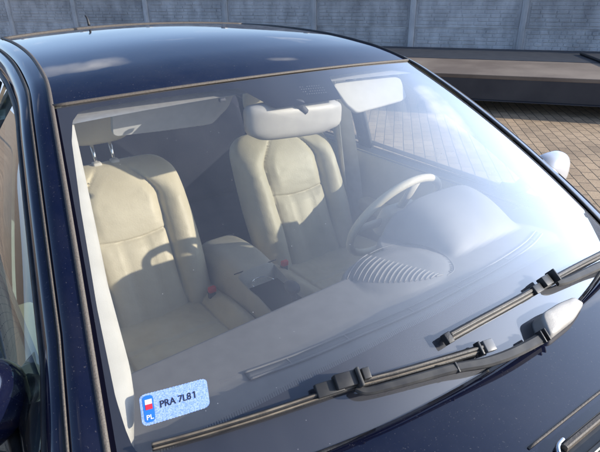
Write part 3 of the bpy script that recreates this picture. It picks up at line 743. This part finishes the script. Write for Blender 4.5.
# ---- mirrors
def mirror(s, c, sz, rot, capmat, name='side_mirror'):
    o = empty(name, c); o.parent = car; o.location = c-car.location
    def f(u, v):
        t = 2*math.pi*u; ph = math.pi*(v-.5)
        sp = lambda a, e: math.copysign(abs(a)**e, a)
        x = sp(math.cos(ph), .7)*sp(math.cos(t), .75); y = sp(math.cos(ph), .7)*sp(math.sin(t), .9); z = sp(math.sin(ph), .75)
        p = Vector((x*sz[0], y*sz[1] if y < 0 else y*sz[1]*.35, z*sz[2]*(1+.12*x*s)))
        return c + rot @ p
    a = obj('mirror_housing', grid(f, 32, 20, cu=True), capmat); a.parent = o; a.matrix_parent_inverse = Matrix.Translation(-c)
    g = obj('mirror_glass', box(c+rot @ Vector((0, sz[1]*.36, 0)), (sz[0]*1.7, .004, sz[2]*1.55), rot=rot, bv=.001, seg=1), CHROME); g.parent = o; g.matrix_parent_inverse = Matrix.Translation(-c)
    e = Vector((s*.84, c.y+.03, .935)); m = c + rot @ Vector((-s*sz[0]*.8, .0, -sz[2]*.4))
    st = obj('mirror_stem', sweep(smoothpath([e+Vector((-s*.04, .04, 0)), e, lerp(e, m, .6), m], 4), circ(.030, 10, .022)), PLASTIC); st.parent = o; st.matrix_parent_inverse = Matrix.Translation(-c)
    return o
mirror(1, Vector((.968, .50, .993)), (.082, .06, .064), Matrix.Rotation(R(-12), 3, 'Z'), WHITEPAINT)['label'] = 'pale silver-white door mirror beyond the far windscreen pillar'
mirror(-1, Vector((-.935, .43, .985)), (.125, .075, .085), Matrix.Rotation(R(12), 3, 'Z'), PAINT)
# sail panel in front of the near window
for s in (-1, 1): solid(obj('sail_panel', grid(lambda u, v: lerp(lerp(Vector((s*.853, .28, .90)), Vector((s*.845, .48, .91)), u), Vector((s*.806, .36, 1.00)), v), 4, 6), PLASTIC, car), .012)

# ---- dashboard
def dashz(x, y):
    # y from glass base to rear edge
    yr = .415 - .02*abs(x)
    z = .902 + .040*math.sin(min(1, max(0, (y-(-.02+.143*(x/.745)**2))/.30))*math.pi/2)
    # instrument hood
    gx, gy = (x-.388)/(.165+.30*max(0, y-.36)), (y-.51)/.185
    r = max(0, 1-gx**4); g = max(0, 1-abs(gy)**2.2)
    z += .094*r**.8*g**.8 if (r > 0 and g > 0) else 0
    # raised centre dome
    dx, dy = (x-.068)/.145, (y-.368)/.105
    q = 1-(dx*dx+dy*dy)
    if q > 0: z += .012*min(1, q*1.6)**.7
    return z
def dash(u, v):
    x = u*.70; y0 = .143*(x/.745)**2+.012
    ye = .422-.028*max(0, -x) + .052*max(0, 1-((x-.075)/.155)**2)**.5  + (.11*max(0, 1-((x-.38)/.27)**4)**.7 if abs(x-.38) < .27 else 0)
    ye = min(ye, .54)
    if v < .86:
        y = lerp(y0, ye, v/.86); return Vector((x, y, dashz(x, y)))
    t = (v-.86)/.14; z = dashz(x, ye)
    return Vector((x, ye+.025*math.sin(t*math.pi/2)+.02*t, z-.30*t**1.6))
dsh = obj('dashboard', grid(dash, 160, 90, u0=-1, u1=1), DASH, car)
# defroster slot with louvres and its groove
SL = [(-.465, .262), (-.35, .245), (-.22, .235), (-.05, .224), (.10, .224), (.30, .232), (.46, .25), (.56, .275)]
SLP = smoothpath([Vector((x, y, dashz(x, y)+.001)) for x, y in SL], 10)
obj('defroster_slot', sweep(SLP, [(-.009, -.001), (.009, -.001), (.008, .0025), (-.008, .0025)]), DASHMID, dsh)
for k in (-1, 1): obj('slot_lip', sweep([p+Vector((0, k*.011, .002)) for p in SLP], circ(.0028, 6)), DASH, dsh)
bm = bmesh.new()
for i in range(8, len(SLP)-2, 11): box(SLP[i]+Vector((0, 0, .002)), (.003, .016, .003), bm=bm)
obj('louvres', bm, DASH, dsh, smooth=False)
# ribs of the centre dome
def ondash(x, y, o=0):
    p = atz(x, y, .95)
    for _ in range(12): p = atz(x, y, dashz(p.x, p.y)+o)
    return p
bm = bmesh.new(); bm2 = bmesh.new()
for k in range(18):
    t = k/17; T = (lerp(367, 443, t), lerp(254.5, 274.5, t)); B = (lerp(347, 436, t), 276.5+6.2*math.sin(math.pi*min(1, t*.92+.08))**.6)
    if T[1] > B[1]-2: continue
    Q = []
    for j in range(11):
        w = j/10; c = (lerp(B[0], T[0], .28), lerp(B[1], T[1], .62))
        x = (1-w)**2*B[0]+2*w*(1-w)*c[0]+w*w*T[0]; y = (1-w)**2*B[1]+2*w*(1-w)*c[1]+w*w*T[1]; Q.append(ondash(x, y, .0008))
    taper = lambda q: .35+.65*math.sin(math.pi*min(.98, max(.02, q)))**.5
    sweep(Q, [(-.0022, -.002), (.0022, -.002), (.0014, .0024), (-.0014, .0024)], bm=bm, scale=taper)
    sweep([p+Vector((.0045, 0, -.0004)) for p in Q], [(-.0018, -.0006), (.0018, -.0006), (.0018, .0003), (-.0018, .0003)], bm=bm2, scale=taper)
obj('speaker_ribs', bm, DASH, dsh); obj('speaker_gaps', bm2, DASHMID, dsh)
RM = smoothpath([ondash(x, y) for x, y in ((369, 254), (383, 247.5), (399, 244), (416, 244.5), (433, 249), (446, 256.5), (453, 265), (453.5, 271), (447, 275.5))], 6)
obj('speaker_rim', sweep(RM, circ(.0014, 6)), DASHMID, dsh)
bm = bmesh.new()
for k in range(30, len(RM)-3, 2):
    t = (RM[k+1]-RM[k]).normalized(); n = Vector((t.y, -t.x, 0)).normalized()
    if (n.dot(Vector((.068, .368, .95))-RM[k])) < 0: n = -n
    box(RM[k]+n*.006+Vector((0, 0, .0008)), (.0075, .002, .0015), rot=Matrix((n, n.cross(Vector((0, 0, -1))), Vector((0, 0, 1)))).transposed(), bm=bm)
obj('speaker_slots', bm, DASHMID, dsh, smooth=False)
# glovebox face and lower dash
obj('lower_dash', grid(lambda u, v: Vector((u*.68, .47-.06*v+.02*math.sin(v*3.1), lerp(.68, .35, v))), 20, 8, u0=-1, u1=1), LEATHER_G, car)

# ---- steering wheel
wc = Vector((.385, .70, .885)); ax = Matrix.Rotation(R(-62), 3, 'X')   # disc facing the driver
sw = empty('steering_wheel', wc); sw.parent = car; sw.location = wc-car.location
def ringp(t): return wc + ax @ Vector((.187*math.cos(t), .187*math.sin(t), 0))
bm = grid(lambda u, v: wc + ax @ Vector(((.187+.0135*math.cos(2*math.pi*v))*math.cos(2*math.pi*u), (.187+.0135*math.cos(2*math.pi*v))*math.sin(2*math.pi*u), .0135*math.sin(2*math.pi*v))), 60, 12)
bmesh.ops.remove_doubles(bm, verts=bm.verts, dist=1e-5)
o = obj('rim', bm, LEATHER); o.parent = sw; o.matrix_parent_inverse = Matrix.Translation(-wc)
bm = box(wc, (.15, .12, .05), rot=ax, bv=.02)
o = obj('hub', bm, LEATHER_G); o.parent = sw; o.matrix_parent_inverse = Matrix.Translation(-wc)
for t in (0, math.pi, -math.pi/2):
    o = obj('spoke', sweep([lerp(wc, ringp(t), k) for k in (.25, .6, .97)], circ(.022, 8, .010), nrm=[ax @ Vector((0, 0, 1))]*3), LEATHER_G); o.parent = sw; o.matrix_parent_inverse = Matrix.Translation(-wc)
obj('steering_column', sweep([wc+ax @ Vector((0, 0, -.03)), wc+ax @ Vector((0, 0, -.24))], circ(.05, 12)), DASH, car)

# ---- seats
def seat(cx, mir=1):
    c = Vector((cx, 1.15, .35)); o = empty('front_seat', c); o.parent = car; o.location = c-car.location
    def par(x): x.parent = o; x.matrix_parent_inverse = Matrix.Translation(-c); return x
    # back rest: b along height, a around
    H = .615; tilt = .44
    def W(b): return .262 - .030*max(0, b-.45)**1.5*2.2 - .02*(1-b)
    def back(u, b):
        t = 2*math.pi*u; w = W(b); th = .066+.015*(1-b)
        capf = 1.0
        if b > .84: capf = math.sqrt(max(0, 1-((b-.84)/.16)**2.6))
        wf = w*(1-.42*(1-capf)) if b > .84 else w
        ce, se = math.cos(t), math.sin(t)
        x = wf*math.copysign(abs(ce)**.62, ce); y = th*capf*math.copysign(abs(se)**.75, se)
        a = abs(x)/max(w, 1e-4)
        if se < 0:   # front face (towards -y)
            # line where the side wing meets the centre panel: runs in over the shoulder
            ag = .56 - .40*max(0, (b-.80)/.20)**1.6 if b > .80 else .56-.05*math.sin(math.pi*b/.8)
            d = a-ag
            if d > 0:
                wing = .058*math.sin(math.pi*min(1, d/(1.06-ag)))**.7*min(1, .45+b*1.3)*min(1, max(0, (1.0-b)/.22))**.6
                y -= wing*capf
            y += math.exp(-(d/.020)**2)*.013*min(1, max(0, (1-b)/.06))
            pb = .60-.02*math.cos(x/w*3)
            if d < 0:
                y += math.exp(-((b-pb)/.006)**2)*.007
                if b > pb: y -= .020*math.sin(math.pi*min(1, (b-pb)/(.97-pb)))**.8*min(1, -d/.16)
                else:
                    y += math.exp(-((abs(x)-.048)/.0035)**2)*.011
                    y -= .010*min(1, -d/.12)*min(1, (pb-b)/.05)
            y += .0022*noise.noise(Vector((x*16+cx*9, b*9, 1.3))) + .0011*noise.noise(Vector((x*45, b*30+cx, 4.1)))
        z = b*H
        p = Vector((cx+x, 1.16+z*tilt+y, .475+z*.93)); return p
    bm = grid(back, 200, 150, cu=True, v0=-.12, v1=1.0)
    par(obj('backrest', bm, LEATHER))
    # cushion
    def cush(u, v):
        x = lerp(-.27, .27, u); y = lerp(.70, 1.27, v); a = abs(x)/.27
        z = .588 + .035*math.exp(-((a-.84)/.14)**2) - .035*(v)**2*.9 - .05*max(0, .12-v)**1*6 
        e = max(0, a-.93)/.07; z -= .09*e*e
        z -= math.exp(-((a-.62)/.02)**2)*.010 + (math.exp(-((v-.42)/.012)**2)*.008 if a < .62 else 0)
        z += .006*noise.noise(Vector((x*14+cx*5, y*14, 2.2))) + .002*noise.noise(Vector((x*50, y*50, 7.)))
        return Vector((cx+x, y, z-.02))
    par(obj('cushion', grid(cush, 110, 70), LEATHER))
    par(obj('seat_base', box(Vector((cx, .97, .415)), (.46, .46, .17), bv=.03), DARKTRIM))
    # head restraint on two chrome posts
    top = Vector((cx, 1.16+H*tilt, .475+H*.93))
    for s in (-1, 1): par(obj('headrest_post', sweep([top+Vector((s*.032, -.01, -.03)), top+Vector((s*.032, .03, .10))], circ(.0065, 10)), CHROME))
    for s in (-1, 1): par(obj('post_collar', box(top+Vector((s*.032, -.005, .000)), (.03, .032, .014), bv=.005), TRIM))
    def hr(u, v):
        t = 2*math.pi*u; ph = math.pi*(v-.5); sp = lambda a, e: math.copysign(abs(a)**e, a)
        return top + Vector((.125*sp(math.cos(ph), .6)*sp(math.cos(t), .6), .035+.045*sp(math.cos(ph), .6)*sp(math.sin(t), .8), .135+.072*sp(math.sin(ph), .7)))
    par(obj('headrest', grid(hr, 40, 24, cu=True), LEATHER))
    par(obj('buckle_stalk', box(Vector((cx+mir*.205, 1.075, .555)), (.028, .022, .09), bv=.006), DARKTRIM)); par(obj('belt_buckle', box(Vector((cx+mir*.205, 1.07, .607)), (.030, .020, .024), bv=.006), RED))
    return o
seat(-.365, 1); seat(.370, -1)
# ---- rear bench
BENCH = varied('shaded_upholstery', (.016, .017, .026), (.026, .027, .036), 8, .9, .3, 300, spec=.1)  # dark base colour puts the rear cabin's shade into the bench
rb = empty('rear_bench', (0, 1.9, .35)); rb.location = Vector((0, 1.9, .35))-car.location; rb.parent = car
def parr(x): x.parent = rb; x.matrix_parent_inverse = Matrix.Translation(-Vector((0, 1.9, .35))); return x
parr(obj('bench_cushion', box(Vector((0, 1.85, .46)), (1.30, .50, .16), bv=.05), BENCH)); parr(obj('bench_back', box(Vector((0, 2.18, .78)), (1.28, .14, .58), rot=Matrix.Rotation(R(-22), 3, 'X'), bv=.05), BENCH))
for x in (-.38, .38): parr(obj('bench_headrest', box(Vector((x, 2.30, 1.12)), (.24, .09, .13), bv=.035), LEATHER))
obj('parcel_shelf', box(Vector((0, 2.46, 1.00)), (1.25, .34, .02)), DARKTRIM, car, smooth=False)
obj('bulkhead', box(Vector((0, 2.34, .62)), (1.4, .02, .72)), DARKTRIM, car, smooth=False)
# ---- centre console with armrest, tray and lever
con = empty('centre_console', (0, 1.0, .3)); con.location = Vector((0, 1.0, .3))-car.location; con.parent = car
def parc(x): x.parent = con; x.matrix_parent_inverse = Matrix.Translation(-Vector((0, 1.0, .3))); return x
def cons(u, v):
    y = lerp(.46, 1.36, v); w = lerp(.085, .115, min(1, v*1.4)); t = math.pi*u
    top = .60+.07*min(1, max(0, (v-.10)/.35)) + .03*math.sin(math.pi*min(1, max(0, (v-.5)/.5)))
    if v > .93: top -= .16*((v-.93)/.07)**2
    a = math.copysign(abs(math.cos(t))**.45, math.cos(t)); b = math.sin(t)**.4 if math.sin(t) > 0 else 0
    z = .30+(top-.30)*b
    if .14 < v < .585 and abs(a) < .70 and b > .85: z -= .06
    return Vector((-.01-a*w, y, z))
parc(obj('console_body', grid(cons, 60, 90), LEATHER_G))
parc(obj('tray', box(Vector((-.01, .78, .618)), (.15, .38, .010)), DASHDARK, smooth=False))
parc(obj('lid_gap', sweep([Vector((-.01+x, 1.0, .683)) for x in (-.09, -.05, 0, .05, .09)], circ(.002, 6)), DASHDARK))
parc(obj('gear_lever', sweep(smoothpath([Vector((-.01, .74, .61)), Vector((-.01, .75, .66)), Vector((-.01, .76, .70))], 4), circ(.010, 10)), DARKTRIM)); 
bm = bmesh.new(); bmesh.ops.create_uvsphere(bm, u_segments=20, v_segments=14, radius=1); bmesh.ops.transform(bm, matrix=Matrix.Translation((-.01, .765, .715)) @ Matrix.Diagonal((.024, .034, .020, 1)), verts=bm.verts)
parc(obj('lever_knob', bm, DARKTRIM))
parc(obj('silver_trim', sweep([Vector((-.02+.042*math.cos(t), .93+.045*math.sin(t), .652)) for t in [k*math.pi/12 for k in range(13)]], circ(.0018, 6)), CHROME))

# ---- sun visors
def visor(loop, name, mat, th=.016, y0=.92, sl_=.5):
    # outline traced on the visor's own slanted plane
    P = []
    for x, y in loop:
        d = ray(x, y); t = (y0+sl_*(1.34-CP.z)-CP.y)/(d.y+sl_*d.z); P.append(CP+d*t)
    bm = bmesh.new(); bm.faces.new([bm.verts.new(p) for p in P]); o = obj(name, bm, mat, car, smooth=False); solid(o, th, -1); bevel(o, .006, 3); return o
def rounded(loop, n=5, r=.25):
    out = []; m = len(loop)
    for i, p in enumerate(loop):
        a, b = loop[i-1], loop[(i+1) % m]
        p0 = (lerp(p[0], a[0], r), lerp(p[1], a[1], r)); p1 = (lerp(p[0], b[0], r), lerp(p[1], b[1], r))
        for k in range(n+1):
            t = k/n; out.append(tuple((1-t)**2*p0[q]+2*t*(1-t)*p[q]+t*t*p1[q] for q in (0, 1)))
    return out
visor(rounded([(112, 108), (236, 91), (228, 108), (212, 124.5), (160, 131.5), (113, 137)], r=.16), 'sun_visor', varied('grey_visor', (.50, .50, .50), (.55, .55, .55), 30, .85, .2, 600), y0=.955)
visor(rounded([(331, 82), (400, 75), (408, 99), (380, 107), (357, 113), (346, 104)], r=.22), 'sun_visor', varied('cream_visor', (.46, .44, .39), (.50, .48, .43), 30, .85, .2, 600), y0=.86, sl_=-.6)
obj('visor_clip', box(onws(222, 100, -.03), (.018, .012, .010), bv=.003), DARKTRIM, car)
# ---- rear-view mirror, back of its housing facing the glass
mc = Vector((-.010, .735, 1.288))
def pmir(x, y):
    d = ray(x, y); Y = .735; t = (Y-CP.y)/d.y; return CP+d*t
loop = rounded([(246, 108), (268, 103), (330, 98), (341, 103), (340, 124), (318, 134), (262, 141), (248, 135)], r=.3, n=6)
P = [pmir(x, y) for x, y in loop]; cen = sum(P, Vector())/len(P)
bm = bmesh.new(); prev = None; K = 8; rings = []
for k in range(K+1):
    t = k/K*math.pi/2; s = math.sin(t)**.55 if k else .001; dpt = -.032*math.cos(t)
    rings.append([bm.verts.new(cen+(p-cen)*s+Vector((0, dpt, 0))) for p in P])
rings.append([bm.verts.new(p+Vector((0, .018, 0))) for p in P])
for a in range(len(rings)-1):
    for i in range(len(P)): j = (i+1) % len(P); bm.faces.new((rings[a][i], rings[a][j], rings[a+1][j], rings[a+1][i]))
bm.faces.new(rings[-1])
mirr = obj('rear_view_mirror', bm, varied('cream_plastic', (.37, .35, .32), (.42, .40, .36), 20, .45, .1, 400), car)
obj('mirror_bracket', sweep(smoothpath([onws(299, 103, -.006), onws(299, 106, -.02), cen+Vector((.015, -.02, .02))], 5), circ(.016, 10, .012)), DARKTRIM, mirr)
obj('sensor_box', box(onws(296, 92, -.022), (.10, .07, .02), rot=Matrix.Rotation(R(28), 3, 'X'), bv=.006), PLASTIC, car)

# ---- wipers
def wpath(pix, off):
    P = [onws(x, y, off) for x, y in pix]
    return P
def blade(pix, name, arm_pix, conn, far):
    root = empty(name, onws(*conn, .02)); root.location = onws(*conn, .02)-car.location; root.parent = car
    rl = onws(*conn, .02)
    def pw(x): x.parent = root; x.matrix_parent_inverse = Matrix.Translation(-rl); return x
    P = smoothpath(wpath(pix, .016), 12)
    if far: P += [P[-1]+(P[-1]-P[-9]).normalized()*.02*k for k in range(1, 8)]
    N = [wsn(*uvat(*pix[min(len(pix)-1, i//12)], .016)) for i in range(len(P))]
    # spoiler, with a long groove: asymmetric section
    sec = [(-.0095, -.004), (.0095, -.004), (.0100, .000), (.0050, .0035), (.0032, .0022), (.0012, .0052), (-.0030, .0085), (-.0065, .0062), (-.0100, .001)]
    pw(obj('blade_spoiler', sweep(P, sec, nrm=N, scale=(lambda t: (.95, .95)) if far else (lambda t: (.66+.26*t, .75+.2*t))), RUBBER))
    for o_, w_ in ((-.0042, .0022), (.0040, .0017)):
        Q = [p+(p2-p1).normalized().cross(n).normalized()*o_*(1 if far else .8)+n*(.0062 if o_ < 0 else .0030) for p, p1, p2, n in zip(P, [P[0]]+P[:-1], P[1:]+[P[-1]], N)]
        pw(obj('blade_ridge', sweep(Q, [(-w_, -.002), (w_, -.002), (w_*.6, .0012), (-w_*.6, .0012)], nrm=N), WIPERRUB))
    pw(obj('blade_lip', sweep([p-n*.009 for p, n in zip(P, N)], [(-.0016, -.007), (.0016, -.007), (.003, .006), (-.003, .006)], nrm=N), RUBBER))
    return root, pw, P, N
# long wiper
W1 = [(152, 447), (200, 434), (260, 416), (320, 396), (350, 386), (400, 373), (450, 358.5), (482, 349)]
root, pw, P, N = blade(W1, 'windscreen_wiper', None, (352, 383), None)
def conn(pix, off, size, ang_to, name, mat, bv=.0016):
    p = onws(*pix, off); q = onws(*ang_to, off); n = wsn(*uvat(*pix, off)); t = (q-p).normalized(); b = n.cross(t).normalized(); t = b.cross(n)
    return obj(name, box(p, size, rot=Matrix((t, b, n)).transposed(), bv=bv), mat)
pw(conn((345, 380.5), .026, (.040, .026, .020), (400, 365), 'blade_clip', PLASTIC))
pw(conn((358, 378), .030, (.006, .034, .028), (400, 365), 'clip_bridge', ARM, .002))
pw(conn((365, 374), .030, (.015, .020, .018), (400, 365), 'clip_lock', PLASTIC))
pw(conn((329, 388), .020, (.05, .024, .013), (400, 366), 'clip_skirt', PLASTIC))
pw(conn((488, 346), .017, (.026, .024, .014), (520, 336), 'blade_end_cap', principled('end_cap', (.16, .16, .16), .25)))
pw(conn((479, 349), .018, (.006, .027, .017), (520, 336), 'end_clip', PLASTIC))
A1 = smoothpath([onws(356, 388, .022), onws(366, 391, .026), onws(385, 387, .030), onws(420, 377.5, .033), onws(455, 368, .034), onws(487, 362, .034), onws(515, 352, .033), onws(541, 338.5, .031)], 8)
NA = [NW]*len(A1)
sec = [(-.0085, -.0055), (.0085, -.0055), (.0090, .0015), (.0055, .0055), (-.0055, .0055), (-.0090, .0015)]
pw(obj('wiper_arm', sweep(A1, sec, nrm=NA, scale=lambda t: (.66+.62*t, .7+.5*t)), ARM, smooth=False))
for xy in ((456, 367.7), (541, 337.5), (545, 335)): pw(conn(xy, .0345, (.004, .026 if xy[0] > 500 else .020, .016 if xy[0] > 500 else .013), (xy[0]+20, xy[1]-8), 'arm_joint', RUBBER, .001))
# broad arm head with cap: a lid with sloping skirts
CAP = varied('pale_grey_cap', (.32, .30, .27), (.38, .36, .33), 30, .5, .2, 300)
top = rounded([(541, 314), (558, 303.5), (574, 297), (584, 303), (574, 319), (550, 338)], r=.22, n=4)
cx_, cy_ = sum(p[0] for p in top)/len(top), sum(p[1] for p in top)/len(top)
RG = []
for sc_, of in ((.55, .040), (.90, .0385), (1.0, .035), (1.04, .026), (1.05, .010), (1.06, -.012)):
    RG.append([onws(cx_+(x-cx_)*sc_+(1.5 if of < .03 else 0), cy_+(y-cy_)*sc_, .035) + NW*(of-.035) for x, y in top])
bm = bmesh.new(); VV = [[bm.verts.new(p) for p in r] for r in RG]
bm.faces.new(VV[0])
for a_ in range(len(VV)-1):
    for i_ in range(len(top)): j_ = (i_+1) % len(top); bm.faces.new((VV[a_][i_], VV[a_][j_], VV[a_+1][j_], VV[a_+1][i_]))
pw(obj('arm_head', bm, CAP))
# short wiper by the driver's side
W2 = [(450, 337), (480, 320.5), (515, 301.5), (546, 284), (575, 268), (597, 256.5)]
root, pw, P, N = blade(W2, 'windscreen_wiper', None, (548, 283), True)
pw(conn((447.5, 338.5), .016, (.016, .022, .015), (480, 320), 'blade_end_cap', RUBBER))
pw(conn((545, 281.5), .026, (.030, .024, .018), (580, 262), 'blade_clip', PLASTIC))
pw(conn((553, 276.5), .033, (.006, .030, .026), (580, 262), 'clip_bridge', PLASTIC, .002))
pw(conn((537, 289), .022, (.030, .020, .011), (580, 264), 'clip_skirt', PLASTIC))
A2 = smoothpath([onws(557, 283, .024), onws(566, 281, .028), onws(582, 274, .031), onws(597, 267, .033)], 8)
A2 = A2 + [A2[-1]+(A2[-1]-A2[-9]).normalized()*.03*k+Vector((0, 0, -.0008*k*k)) for k in range(1, 6)]
pw(obj('wiper_arm', sweep(A2, sec, nrm=[NW]*len(A2), scale=lambda t: (.8+.5*t, .8+.4*t)), ARM, smooth=False))
